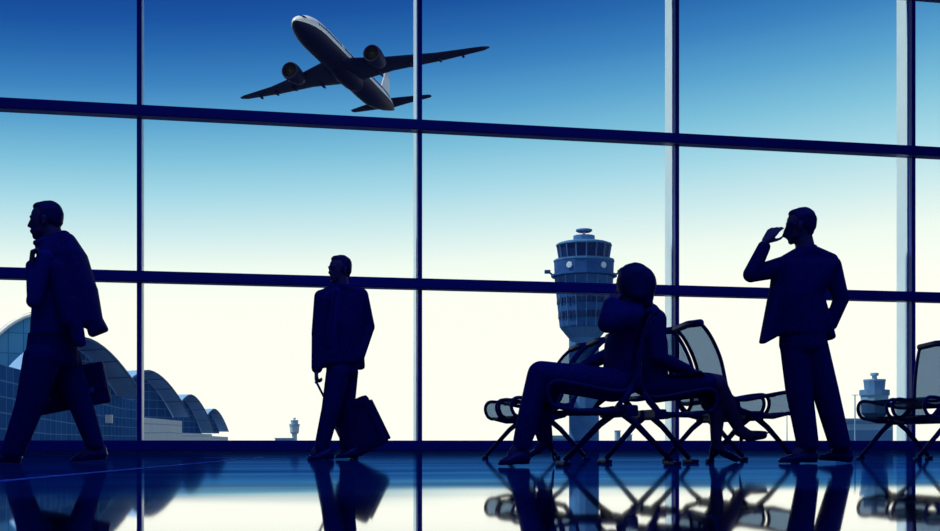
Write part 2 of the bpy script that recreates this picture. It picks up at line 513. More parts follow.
fF = [[B.e(12, 450, -.09, 6), B.e(2, 458, -.09, 5)]]; fB = [[B.e(96, 444, .09, 6), B.e(84, 455, .09, 5)]]
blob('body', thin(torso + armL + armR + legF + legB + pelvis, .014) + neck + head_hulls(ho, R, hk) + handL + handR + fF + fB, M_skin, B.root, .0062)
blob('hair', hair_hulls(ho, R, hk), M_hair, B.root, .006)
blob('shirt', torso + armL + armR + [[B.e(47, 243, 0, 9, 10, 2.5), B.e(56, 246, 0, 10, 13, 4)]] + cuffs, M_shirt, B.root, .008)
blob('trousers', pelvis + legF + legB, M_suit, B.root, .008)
blob('belt', [[B.e(52.5, 336, 0, 23.6, 23.6, 2.4)]], M_shoe, B.root, .006, 1)
shoe('shoe', B.root, B.j(22, 463, -.09), B.j(-13, 463, -.10), B.j(13, 450, -.09))
shoe('shoe', B.root, B.j(108, 459, .09), B.j(71, 462, .09), B.j(97, 445, .09))
W = B
jk = [[W.e(44, 244, -.10, 9, 10, 5), W.e(67, 241, -.06, 9, 20, 8), W.e(74, 256, -.05, 12, 26, 9), W.e(45, 256, -.16, 8, 9, 8)],
      [W.e(74, 258, -.05, 13.5, 26, 9), W.e(60, 262, -.15, 14, 11, 10), W.e(84, 290, -.08, 13, 22, 9), W.e(66, 300, -.19, 12, 7, 9)],
      [W.e(84, 290, -.08, 13.5, 22, 9), W.e(66, 300, -.19, 12, 7, 9), W.e(94, 322, -.08, 9, 19, 6), W.e(76, 322, -.18, 12, 7, 6)],
      [W.e(94, 320, -.08, 9, 19, 6), W.e(105, 329, -.06, 3.2, 14, 3), W.e(92, 334, -.10, 3.5, 14, 3)]]
slv = [[W.e(58, 268, -.21, 9, 6, 9), W.e(70, 320, -.215, 9, 5, 6)], [W.e(70, 300, -.215, 9, 5, 6), W.e(80, 343, -.20, 6, 5, 4)]]
jr = empty('suit_jacket', W.base, 'dark jacket hanging over the back of the person striding left', 'jacket')
blob('jacket_body', jk, M_suit2, jr, .008)
blob('sleeve', slv, M_suit2, jr, .008)
blob('collar', [[W.e(36, 243, -.16, 3, 5, 3), W.e(46, 240, -.12, 8, 7, 3)], [W.e(46, 240, -.12, 8, 7, 3), W.e(65, 234, -.05, 5, 14, 3)]], M_suit2, jr, .007)

# ---- his briefcase
c0 = W.j(70, 388.5, .22)
br = empty('briefcase', W.base + c0, 'black briefcase carried behind the legs of the person striding left', 'briefcase')
br.rotation_euler = (0, math.radians(-11.5) * -1 * -1, 0)
bm = bmesh.new(); box(bm, (0, 0, 0), (.525, .09, .300), bevel=.018); bm_put('body', bm, M_case, br)
bm = bmesh.new(); box(bm, (0, -.048, .045), (.50, .012, .20), bevel=.005); bm_put('flap', bm, M_shoe, br)
bm = bmesh.new(); tube(bm, [(-.08, 0, .14), (-.075, 0, .175), (-.05, 0, .192), (.05, 0, .192), (.075, 0, .175), (.08, 0, .14)], .009); bm_put('handle', bm, M_shoe, br, smooth=True)
for sx in (-.15, .15):
    bm = bmesh.new(); box(bm, (sx, -.056, -.045), (.03, .008, .04), bevel=.003); bm_put('clasp', bm, M_steel, br)

# ---- man with the trolley case
B = Body(342, 10.0, 'person standing mid-window in an open dark jacket pulling a wheeled suitcase')
R = frame((-.85, -.5, 0)); ho = B.j(339.5, 271)
jack = [[B.e(322, 296, -.02, 6.5, 9, 6.5), B.e(358, 294, .02, 9, 10, 7), B.e(345, 326, 0, 20, 15, 10)],
        [B.e(345, 326, 0, 20, 15, 9), B.e(345, 362, 0, 19, 15, 5)], [B.e(353, 330, 0, 10, 11, 8), B.e(360, 367, .02, 5, 10, 3)],
        [B.e(323, 300, -.04, 7, 9, 7), B.e(320, 364, -.07, 6.5, 8, 4.5), B.e(336, 362, -.04, 9, 11, 5)], [B.e(341, 287, 0, 8, 9, 5), B.e(326, 293, 0, 6, 8, 5), B.e(354, 292, 0, 7, 8, 5)]]
aR = B.limb((321.5, 297, -.04, 7.4), (318, 334, -.06, 6.6)) + B.limb((318, 334, -.06, 6.4), (317, 368, -.10, 5.6))
aL = B.limb((360, 296, .02, 8.6), (368, 327, .05, 7)) + B.limb((368, 327, .05, 6.8), (359, 356, -.06, 6))
l1 = B.limb((338, 372, -.05, 12, 11, 10), (331, 408, -.09, 9.4, 9, 7), (321, 450, -.10, 7.4, 7.4, 3))
l2 = B.limb((347, 372, .07, 11.5, 11, 10), (346, 409, .10, 8.8, 9, 7), (347, 448, .16, 7.4, 7.4, 3))
pel = [[B.e(343, 352, 0, 16, 13, 6), B.e(342, 372, 0, 16, 13, 7)]]
nk = B.limb((341, 278, 0, 6.6), (342, 291, 0, 7.5))
hR = hand_hulls(B.j(316.6, 370, -.10), B.j(316, 386, -.12) - B.j(316.6, 370, -.10), (1, .1, 0), .95, .92, -1)
hL = hand_hulls(B.j(359, 357, -.06), B.j(352, 374, -.08) - B.j(359, 357, -.06), (-.2, 1, 0), .3, .9, 1)
f1 = [[B.e(320, 447, -.10, 5), B.e(314, 454, -.11, 4)]]; f2 = [[B.e(348, 446, .16, 5), B.e(342, 453, .15, 4)]]
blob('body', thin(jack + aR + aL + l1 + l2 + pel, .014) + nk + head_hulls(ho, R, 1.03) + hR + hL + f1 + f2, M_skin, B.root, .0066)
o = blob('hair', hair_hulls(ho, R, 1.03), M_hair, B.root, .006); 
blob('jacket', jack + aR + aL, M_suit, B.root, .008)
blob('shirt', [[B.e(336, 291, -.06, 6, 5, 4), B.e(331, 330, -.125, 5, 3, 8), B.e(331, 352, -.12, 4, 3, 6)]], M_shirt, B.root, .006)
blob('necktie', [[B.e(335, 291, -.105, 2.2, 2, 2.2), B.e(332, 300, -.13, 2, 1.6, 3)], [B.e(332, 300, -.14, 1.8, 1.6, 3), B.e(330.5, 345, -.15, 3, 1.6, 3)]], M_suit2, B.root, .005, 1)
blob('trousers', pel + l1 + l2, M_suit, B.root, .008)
shoe('shoe', B.root, B.j(333, 459.5, -.10), B.j(308, 460.5, -.20), B.j(321, 449, -.10))
shoe('shoe', B.root, B.j(358, 457.5, .16), B.j(336, 458.5, .06), B.j(348, 448, .16))
C = B
# ---- trolley case
sv = .30
ct = C.j(358.5, 428, sv)
cr = empty('suitcase', C.base + ct, 'black wheeled suitcase tilted on its wheels beside the standing person with a necktie', 'suitcase')
tilt = math.radians(-26)
cr.rotation_euler = (0, tilt, 0)
TH, HH = .36, .46
bm = bmesh.new(); box(bm, (0, 0, .01), (TH, .36, HH), bevel=.04); bm_put('shell', bm, M_case, cr)
bm = bmesh.new(); box(bm, (TH / 2 + .008, 0, -.01), (.03, .30, .38), bevel=.014); bm_put('front_pocket', bm, M_case, cr)
for t in (-.182, .182):
    bm = bmesh.new(); tube(bm, [(-.12, t, .16), (-.12, t, -.16), (.12, t, -.16), (.12, t, .16), (-.12, t, .16)], .006)
    bm_put('piping', bm, M_shoe, cr)
top = C.j(316.4, 382, -.12) + C.base - cr.location
hx = Matrix.Rotation(-tilt, 3, 'Y') @ top
bm = bmesh.new()
for t in (-.05, .05):
    tube(bm, [(-TH / 2 + .03, t, HH / 2 - .04), (hx.x, hx.y + t, hx.z)], .006)
h1 = bm_put('trolley_handle', bm, M_steel, cr, smooth=True)
bm = bmesh.new(); tube(bm, [(hx.x, hx.y - .065, hx.z), (hx.x, hx.y + .065, hx.z)], .012); bm_put('grip', bm, M_shoe, h1, smooth=True)
for t in (-.14, .14):
    bm = bmesh.new(); tube(bm, [(-TH / 2 + .02, t - .014, -HH / 2 - .012), (-TH / 2 + .02, t + .014, -HH / 2 - .012)], .032, 16); bm_put('wheel', bm, M_shoe, cr)

# ---- man on the phone
B = Body(815, 8.1, 'person in a dark suit standing with a phone held up, other hand in a pocket')
R = frame((-.88, .47, -.04)); ho = B.j(800, 227.5)
jack = [[B.e(783, 267, 0, 10, 14, 9), B.e(829, 265, 0, 11, 15, 9), B.e(796, 295, 0, 28, 19, 11)],
        [B.e(796, 295, 0, 28.5, 19, 11), B.e(801, 333, 0, 28, 19, 6)],
        [B.e(777, 292, -.02, 8, 10, 7), B.e(763, 342, -.05, 2.6, 8, 2), B.e(777, 333, 0, 4, 10, 3)],
        [B.e(814, 300, 0, 11, 13, 8), B.e(829, 337, 0, 4.5, 12, 3.5)],
        [B.e(807, 250, 0, 11, 11, 6), B.e(786, 261, 0, 8, 11, 6), B.e(828, 259, 0, 9, 12, 6)]]
aL = B.limb((782, 267, 0, 10.5), (751, 274.5, -.05, 7.8)) + B.limb((751, 274.5, -.05, 8), (764, 247, -.075, 6.4))
aR = B.limb((831, 266, 0, 10.5), (841, 299, -.04, 8)) + B.limb((841, 299, -.04, 7.8), (831, 324, -.02, 6.6))
l1 = B.limb((794, 343, 0, 14.5, 14, 12), (799, 390, -.01, 13.6, 13, 10), (808, 447, 0, 11, 11, 3))
l2 = B.limb((813, 343, 0, 14.5, 14, 12), (825, 390, .0, 13.6, 13, 10), (840, 446, 0, 11, 11, 3))
pel = [[B.e(803, 326, 0, 24, 18, 8), B.e(803, 346, 0, 24.5, 18, 10)]]
nk = B.limb((803, 235, 0, 8.6), (806, 253, 0, 10))
hw = B.j(765, 242, -.085)
hL = hand_hulls(hw, B.j(777, 226.5, -.10) - hw, (.45, .55, -.45), .42, 1.0, -1, curls=(.20, .28, .36, .42))
hR = hand_hulls(B.j(831, 325, -.02), B.j(822, 345, -.02) - B.j(831, 325, -.02), (-.3, 1, 0), .3, .9, 1)
f1 = [[B.e(808, 445, 0, 6.5), B.e(797, 455, 0, 5)]]; f2 = [[B.e(840, 445, 0, 6.5), B.e(835, 455, .05, 5)]]
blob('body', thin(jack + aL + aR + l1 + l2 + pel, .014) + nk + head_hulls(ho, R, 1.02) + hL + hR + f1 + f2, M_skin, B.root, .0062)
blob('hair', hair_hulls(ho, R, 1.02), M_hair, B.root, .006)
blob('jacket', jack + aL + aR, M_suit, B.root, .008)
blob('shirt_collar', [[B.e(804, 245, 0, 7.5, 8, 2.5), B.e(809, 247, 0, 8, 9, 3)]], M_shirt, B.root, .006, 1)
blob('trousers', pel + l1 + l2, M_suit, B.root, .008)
shoe('shoe', B.root, B.j(817, 462.5, 0), B.j(779, 463, .0), B.j(809, 448, 0))
shoe('shoe', B.root, B.j(852, 462.5, -.03), B.j(818, 460, .14), B.j(841, 448, 0))
Pm = B
pr = empty('mobile_phone', Pm.base + Pm.j(789, 230.5, -.10), 'dark mobile phone held to the ear of the person standing in a suit', 'phone')
pr.rotation_euler = (0, math.radians(24), math.radians(-8))
bm = bmesh.new(); box(bm, (0, 0, 0), (.058, .012, .115), bevel=.004); bm_put('case', bm, M_phone, pr)
bm = bmesh.new(); box(bm, (0, .0066, .002), (.05, .0012, .098)); bm_put('screen', bm, mat('dark screen', (.01, .012, .03), .1), pr)

# ---- seated woman facing left
B = Body(600, 7.3, 'person with bobbed hair seated facing left with a hand raised to the chin')
S1 = B
R = frame((-.75, .62, -.1)); ho = B.j(631, 286.5)
top_ = [[B.e(629, 318, -.13, 13, 13, 12), B.e(630, 318, .13, 13, 13, 12), B.e(623, 345, 0, 18, 26, 14)],
        [B.e(623, 345, 0, 18, 26, 14), B.e(622, 384, 0, 19, 26, 12)], [B.e(632, 305, 0, 11, 14, 7), B.e(630, 318, 0, 14, 28, 10)]]
aN = B.limb((628, 318, -.18, 11.5), (607, 324, -.20, 9)) + B.limb((607, 323, -.20, 9), (610, 305, -.14, 7)) + [[B.e(627, 316, -.15, 11), B.e(608, 318, -.19, 9), B.e(613, 303, -.13, 6)]]
aF = B.limb((630, 318, .18, 11), (614, 352, .2, 8)) + B.limb((614, 352, .2, 8), (585, 366, .12, 6))
tN = B.limb((612, 385, -.10, 18, 17, 17), (541, 374.5, -.10, 13.5, 13, 13.5)) + B.limb((540, 376, -.10, 13, 12.5, 12.6), (528.5, 420, -.10, 11.5), (521, 447, -.10, 9, 8, 4))
tF = B.limb((612, 387, .10, 17, 17, 15), (552, 379, .08, 13)) + B.limb((550, 380, .08, 13), (541, 418, .08, 10.5), (545, 440, .08, 8, 7.5, 4))
pv = [[B.e(612, 386, 0, 20, 28, 16), B.e(622, 378, 0, 19, 28, 12)]]
nk = B.limb((632, 298, 0, 8), (631, 312, 0, 9))
hN = hand_hulls(B.j(611.5, 303, -.13), B.j(619, 289, -.07) - B.j(611.5, 303, -.13), (.6, .6, .2), .75, .9, 1)
hF = hand_hulls(B.j(584, 366.5, .12), B.j(566, 363, .06) - B.j(584, 366.5, .12), (0, 0, -1), .2, .9, 1)
f1 = [[B.e(519, 446, -.10, 6.6), B.e(512, 455, -.10, 5)]]; f2 = [[B.e(547, 438, .08, 6), B.e(538, 450, .08, 4.6)]]
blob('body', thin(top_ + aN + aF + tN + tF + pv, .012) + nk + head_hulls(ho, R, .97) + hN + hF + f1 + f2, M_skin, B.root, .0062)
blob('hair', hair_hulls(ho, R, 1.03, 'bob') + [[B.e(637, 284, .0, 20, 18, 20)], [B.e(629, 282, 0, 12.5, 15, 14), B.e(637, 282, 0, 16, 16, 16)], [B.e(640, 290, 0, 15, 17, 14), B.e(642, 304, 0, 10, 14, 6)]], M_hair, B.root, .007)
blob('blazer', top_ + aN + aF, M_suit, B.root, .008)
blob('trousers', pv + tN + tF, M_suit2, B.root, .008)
shoe('shoe', B.root, B.j(529, 464, -.10), B.j(499, 465.5, -.12), B.j(519, 448, -.10), heeled=0)
shoe('shoe', B.root, B.j(552, 444, .08), B.j(522, 463.3, .08), B.j(547, 440, .08), heeled=.115)

# ---- seated woman facing right
B = Body(660, 8.32, 'person seated facing right with legs crossed, wearing high heels')
S2 = B
R = frame((.9, .3, -.08)); ho = B.j(641.5, 290)
top_ = [[B.e(651, 322, -.13, 12, 12, 11), B.e(651, 322, .13, 12, 12, 11), B.e(650, 345, 0, 17, 24, 13)],
        [B.e(650, 345, 0, 17, 24, 12), B.e(650, 386, 0, 17, 25, 11)], [B.e(648, 309, 0, 10, 13, 6), B.e(651, 321, 0, 13, 27, 9)]]
aN = B.limb((655, 320, -.17, 11.5), (658, 357, -.21, 7.4)) + B.limb((658, 357, -.21, 7.2), (690, 371, -.14, 5.4))
aF = B.limb((652, 322, .17, 10.5), (655, 357, .2, 7.2)) + B.limb((655, 357, .2, 7), (688, 373, .12, 5.4))
sk = B.limb((655, 389, -.08, 16, 15, 14), (705, 384, -.03, 12.5, 14, 12)) + B.limb((655, 389, .08, 16, 15, 14), (705, 386, .07, 12, 13, 11.5)) + [[B.e(653, 384, 0, 17, 26, 12), B.e(668, 390, 0, 14, 24, 11)]]
lN = B.limb((705, 384, -.03, 12, 12, 12), (717, 385, .02, 11, 11, 11)) + B.limb((717, 386, .02, 10.6), (731, 412, .05, 8.4), (740, 431, .06, 5.2))
lF = B.limb((702, 387, .07, 11.5, 11, 11), (714, 389, .08, 10)) + B.limb((714, 390, .08, 9.8), (717, 418, .06, 7.6), (716, 441, .05, 5.4))
nk = B.limb((646, 302, 0, 6.6), (649, 314, 0, 7.5))
hN = hand_hulls(B.j(690, 371, -.14), B.j(708, 373, -.08) - B.j(690, 371, -.14), (0, 0, -1), .35, .88, 1)
hF = hand_hulls(B.j(688, 373, .12), B.j(706, 374, .06) - B.j(688, 373, .12), (0, 0, -1), .3, .88, -1)
f1 = [[B.e(739, 430, .06, 6.5), B.e(749, 436, .06, 5.8)], [B.e(749, 436, .06, 5.8), B.e(763, 435, .06, 4.4)]]
f2 = [[B.e(716, 441, .05, 5), B.e(724, 453, .05, 4.2)], [B.e(724, 453, .05, 4.2), B.e(736, 459.5, .04, 3)]]
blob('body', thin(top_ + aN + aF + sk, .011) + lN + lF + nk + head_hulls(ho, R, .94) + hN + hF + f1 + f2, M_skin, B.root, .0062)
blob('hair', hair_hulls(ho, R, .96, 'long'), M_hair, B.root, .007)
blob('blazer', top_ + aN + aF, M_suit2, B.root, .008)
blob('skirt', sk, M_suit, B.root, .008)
shoe('shoe', B.root, B.j(741, 438, .06), B.j(768, 434, .06), B.j(741, 432, .06), heeled=.085)
shoe('shoe', B.root, B.j(711, 450, .05), B.j(743, 462.6, .03), B.j(716, 442, .05), heeled=.085)

# ------------------------------------------------------------------ tandem seats
PROF = [(.07, .350), (.025, .372), (0, .43), (.012, .485), (.06, .508), (.18, .492), (.32, .465), (.43, .45), (.50, .465), (.545, .53)]
BACK = [(.08, .16), (.26, .48), (.62, .80), (1.0, 1.0)]    # shape of the reclined back, as shares of its lean and rise
def smooth_path(P, n=4):
    out = []
    for i in range(len(P) - 1):
        p0, p1, p2, p3 = P[max(i - 1, 0)], P[i], P[i + 1], P[min(i + 2, len(P) - 1)]
        for k in range(n):
            t = k / n
            out.append(tuple(.5 * (2 * b + (c - a) * t + (2 * a - 5 * b + 4 * c - d) * t * t + (-a + 3 * b - 3 * c + d) * t ** 3) for a, b, c, d in zip(p0, p1, p2, p3)))
    out.append(P[-1]); return out
PITCH, HW = .56, .235
def bench(px, d, face, nseats, label, lean=.20, top=1.0, feet=(-.005, .635)):
    """px, d: the nose of its nearest seat; face -1: sitters look left, +1: right"""
    p = PD(px, HOR, d)
    SP = smooth_path(PROF + [(.545 + a * lean, .53 + b * (top - .53)) for a, b in BACK])
    tx = .545 + lean; f0, f1 = feet; fm_ = (f0 + f1) / 2
    root = empty('tandem_bench', (p.x, p.y, 0), label, 'bench', 'tandem benches in the hall')
    q = lambda s, t, z: Vector((-face * s, t, z))
    y0, y1 = -HW - .03, (nseats - 1) * PITCH + HW + .03
    bm = bmesh.new(); box(bm, q(fm_, (y0 + y1) / 2, .335), (.085, y1 - y0, .07), bevel=.015); bm_put('beam', bm, M_dark, root)
    for yl in ((y0 + .10, y1 - .10) if nseats > 1 else (0.0,)):
        bm = bmesh.new()
        tube(bm, [q(fm_, yl, .345), q(fm_ * .65 + f0 * .35, yl, .255), q(f0, yl, .03)], [.024, .021, .017])
        tube(bm, [q(fm_, yl, .345), q(fm_ * .65 + f1 * .35, yl, .255), q(f1, yl, .03)], [.024, .021, .017])
        box(bm, q(fm_, yl, .335), (.12, .05, .07), bevel=.015)
        lg = bm_put('leg', bm, M_dark, root, smooth=True)
        for s_ in (f0 - .01, f1 + .01):
            bm = bmesh.new(); box(bm, q(s_, yl, .013), (.05, .20 if nseats == 1 else .06, .026), bevel=.008); bm_put('foot_pad', bm, M_dark, lg)
    for i in range(nseats):
        t = i * PITCH
        bm = bmesh.new()
        loft(bm, [[q(s, t - HW, z), q(s, t + HW, z), q(s, t + HW, z + .004), q(s, t - HW, z + .004)] if a < 30 else
                  [q(s, t - HW, z), q(s, t + HW, z), q(s + .004, t + HW, z), q(s + .004, t - HW, z)] for a, (s, z) in enumerate(SP)])
        st = bm_put('seat', bm, M_mesh, root)
        bm = bmesh.new()
        for sd in (-HW, HW):
            tube(bm, [q(s, t + sd, z) for s, z in SP], .0145, 8)
            tube(bm, [q(.07, t + sd, .355), q(.19, t + sd, .33), q(max(.25, fm_), t + sd, .335)], [.014, .018, .02], 8)
            tube(bm, [q(max(.25, fm_), t + sd, .335), q(.44, t + sd, .37), q(.49, t + sd, .425), q(.53, t + sd, .49)], [.02, .024, .024, .014], 8)
        tube(bm, [q(tx, t - HW - .012, top - .005), q(tx, t, top + .008), q(tx, t + HW + .012, top - .005)], .027, 10)
        tube(bm, [q(.50, t - HW, .452), q(.50, t + HW, .452)], .016, 8)
        tube(bm, [q(.06, t - HW, .355), q(.06, t + HW, .355)], .012, 8)
        tube(bm, [q(.18, t - HW, .482), q(.18, t + HW, .482)], .010, 8)
        bm_put('seat_frame', bm, M_dark, st, smooth=True)
    return root
bench(538, 7.25, -1, 1, 'tandem bench facing left, under the person with a hand at the chin', .12, .94, (.17, .86))
bench(704, 8.32, 1, 1, 'tandem bench facing right, under the person with crossed legs in high heels', .08, .90, (.11, .72))
bench(783, 8.78, 1, 2, 'empty tandem bench facing right, behind the legs of the person on the phone', .205, 1.0)
bench(505, 9.75, -1, 2, 'empty tandem bench facing left, its seat noses showing past the shins of the seated person', .25, .99)
bench(908, 9.64, -1, 2, 'empty tandem bench cut off by the photo edge beside the wide pale window post', .06, 1.0)

# ------------------------------------------------------------------ airliner
PR = Matrix(((-0.2601, 0.9607, -0.0973), (-0.9643, -0.2532, 0.078), (0.0503, 0.1142, 0.9922)))
PT = Vector((-27.8, 273.46, 86.0))
CB = Matrix((RGT, FWD, UP)).transposed()
air = empty('airplane', CAM + CB @ PT, 'white twin-engine airliner climbing towards the upper left of the sky', 'airplane')
air.rotation_euler = (CB @ PR).to_euler()
M_white = mat('white aircraft paint', (.80, .84, .82), .35, spec=.5)
M_belly_shade = mat('belly shade blue', (.005, .007, .045), .6, spec=.15)  # underside shade painted as dark blue on the lower hull
M_wing = mat('shaded wing paint', (.010, .014, .065), .6, spec=.15)  # darkened all over to carry the shade under wings and engines
M_inlet = mat('engine inlet black', (.006, .006, .01), .8)
M_win = mat('cabin window', (.01, .015, .04), .2)
rad = 3.1
ST = [(32.0, .12, -.7), (31.6, .62, -.66), (30.6, 1.25, -.52), (29.0, 1.95, -.32), (27, 2.5, -.14), (24.5, 2.92, -.03), (21.5, 3.1, 0), (10, 3.1, 0), (-10, 3.1, 0), (-15, 3.02, .08), (-20, 2.6, .45), (-25, 1.85, .95), (-29, 1.0, 1.35), (-31.6, .35, 1.6)]
def fus(x):
    for (a, r0, z0), (b, r1, z1) in zip(ST, ST[1:]):
        if a >= x >= b:
            t = (a - x) / (a - b); return r0 + (r1 - r0) * t, z0 + (z1 - z0) * t
bm = bmesh.new(); sec = 40
loft(bm, [[Vector((x, r * math.cos(2 * math.pi * k / sec), z + r * math.sin(2 * math.pi * k / sec))) for k in range(sec)] for x, r, z in ST])
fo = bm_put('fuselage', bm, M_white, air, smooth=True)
fo.data.materials.append(M_belly_shade)
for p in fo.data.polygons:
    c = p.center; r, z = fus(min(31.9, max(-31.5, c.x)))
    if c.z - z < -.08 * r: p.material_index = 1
def on_hull(name, xx, an, w, h, tilt=0.0):
    r, z = fus(xx)
    nr = Vector((tilt, math.cos(an), math.sin(an))).normalized()
    tg = nr.cross(Vector((1, 0, 0))).normalized(); bt = tg.cross(nr)
    bm = bmesh.new()
    box(bm, Vector((xx, r * math.cos(an), z + r * math.sin(an))) + nr * .015, (w, .05, h), Matrix((bt, nr, tg)).transposed())
    bm_put(name, bm, M_win, air)
xx = 25.0
while xx > -22:
    if not 10.6 < xx < 12.4: on_hull('cabin_window', xx, .24, .46, .62)
    xx -= .8
for an in (.75, 1.2, math.pi - 1.2, math.pi - .75): on_hull('cockpit_window', 29.7, an, 1.1, .75, .5)
def foil(ch, th, n=12):
    P = []
    for k in range(n):
        a = 2 * math.pi * k / n
        xx = .5 + .5 * math.cos(a); y = math.sin(a) * th * (.35 + .65 * math.sqrt(max(0, 1 - xx)) * 1.3)
        P.append((-(xx) * ch, y * ch))
    return P
def wing(name, secs, m, vertical=False):
    bm = bmesh.new(); R_ = []
    for x, s, z, ch, th in secs:
        R_.append([Vector((x + a, s, z + b)) if not vertical else Vector((x + a, b, s)) for a, b in foil(ch, th)])
    loft(bm, R_)
    return bm_put(name, bm, m, air, smooth=True)
for sd in (1, -1):
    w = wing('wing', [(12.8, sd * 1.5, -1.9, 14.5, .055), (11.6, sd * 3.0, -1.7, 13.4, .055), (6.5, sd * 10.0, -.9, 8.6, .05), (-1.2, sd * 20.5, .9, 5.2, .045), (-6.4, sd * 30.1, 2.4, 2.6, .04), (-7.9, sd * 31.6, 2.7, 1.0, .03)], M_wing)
    for yy, xx, zz, L in ((7.2, -.6, -1.5, 4.2), (14.5, -1.2, -.6, 3.6), (20.5, -4.6, .55, 3.0), (25.5, -7.0, 1.4, 2.2)):
        bm = bmesh.new()
        lathe(bm, [(.02, -L * .5), (.28, -L * .25), (.34, 0), (.26, L * .3), (.03, L * .5)], 10, (xx, sd * yy, zz - .15), Matrix(((0, 0, 1), (0, 1, 0), (-1, 0, 0))))
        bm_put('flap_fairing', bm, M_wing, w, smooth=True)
    fr_ = Matrix(((0, 0, 1), (0, 1, 0), (-1, 0, 0)))
    bm = bmesh.new()
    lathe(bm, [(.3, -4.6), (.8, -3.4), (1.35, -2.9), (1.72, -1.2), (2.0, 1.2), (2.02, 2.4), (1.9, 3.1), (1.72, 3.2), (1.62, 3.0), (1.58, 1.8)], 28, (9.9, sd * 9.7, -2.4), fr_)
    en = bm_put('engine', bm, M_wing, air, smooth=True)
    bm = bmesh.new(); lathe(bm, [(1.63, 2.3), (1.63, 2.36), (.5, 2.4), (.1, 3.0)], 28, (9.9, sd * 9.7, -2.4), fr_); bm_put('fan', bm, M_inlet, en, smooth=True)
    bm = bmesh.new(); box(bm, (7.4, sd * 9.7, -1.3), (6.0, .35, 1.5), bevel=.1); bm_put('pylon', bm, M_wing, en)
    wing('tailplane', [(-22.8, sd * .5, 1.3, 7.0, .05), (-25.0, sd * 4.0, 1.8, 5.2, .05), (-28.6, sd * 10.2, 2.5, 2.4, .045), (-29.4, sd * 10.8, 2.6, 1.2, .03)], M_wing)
fin_o = wing('tail_fin', [(-19.5, 1.6, 0, 9.2, .045), (-21.8, 3.6, 0, 7.4, .045), (-25.6, 8.0, 0, 5.0, .04), (-27.6, 10.8, 0, 3.4, .035)], M_white, True)
bm = bmesh.new(); lathe(bm, [(.1, -12), (1.7, -8.5), (2.6, -4), (2.75, 1), (2.4, 6), (1.5, 9.5), (.1, 12)], 24, (2.5, 0, -1.15), Matrix(((0, 0, 1), (0, 1, 0), (-1, 0, 0)))); bm_put('belly_fairing', bm, M_belly_shade, air, smooth=True)

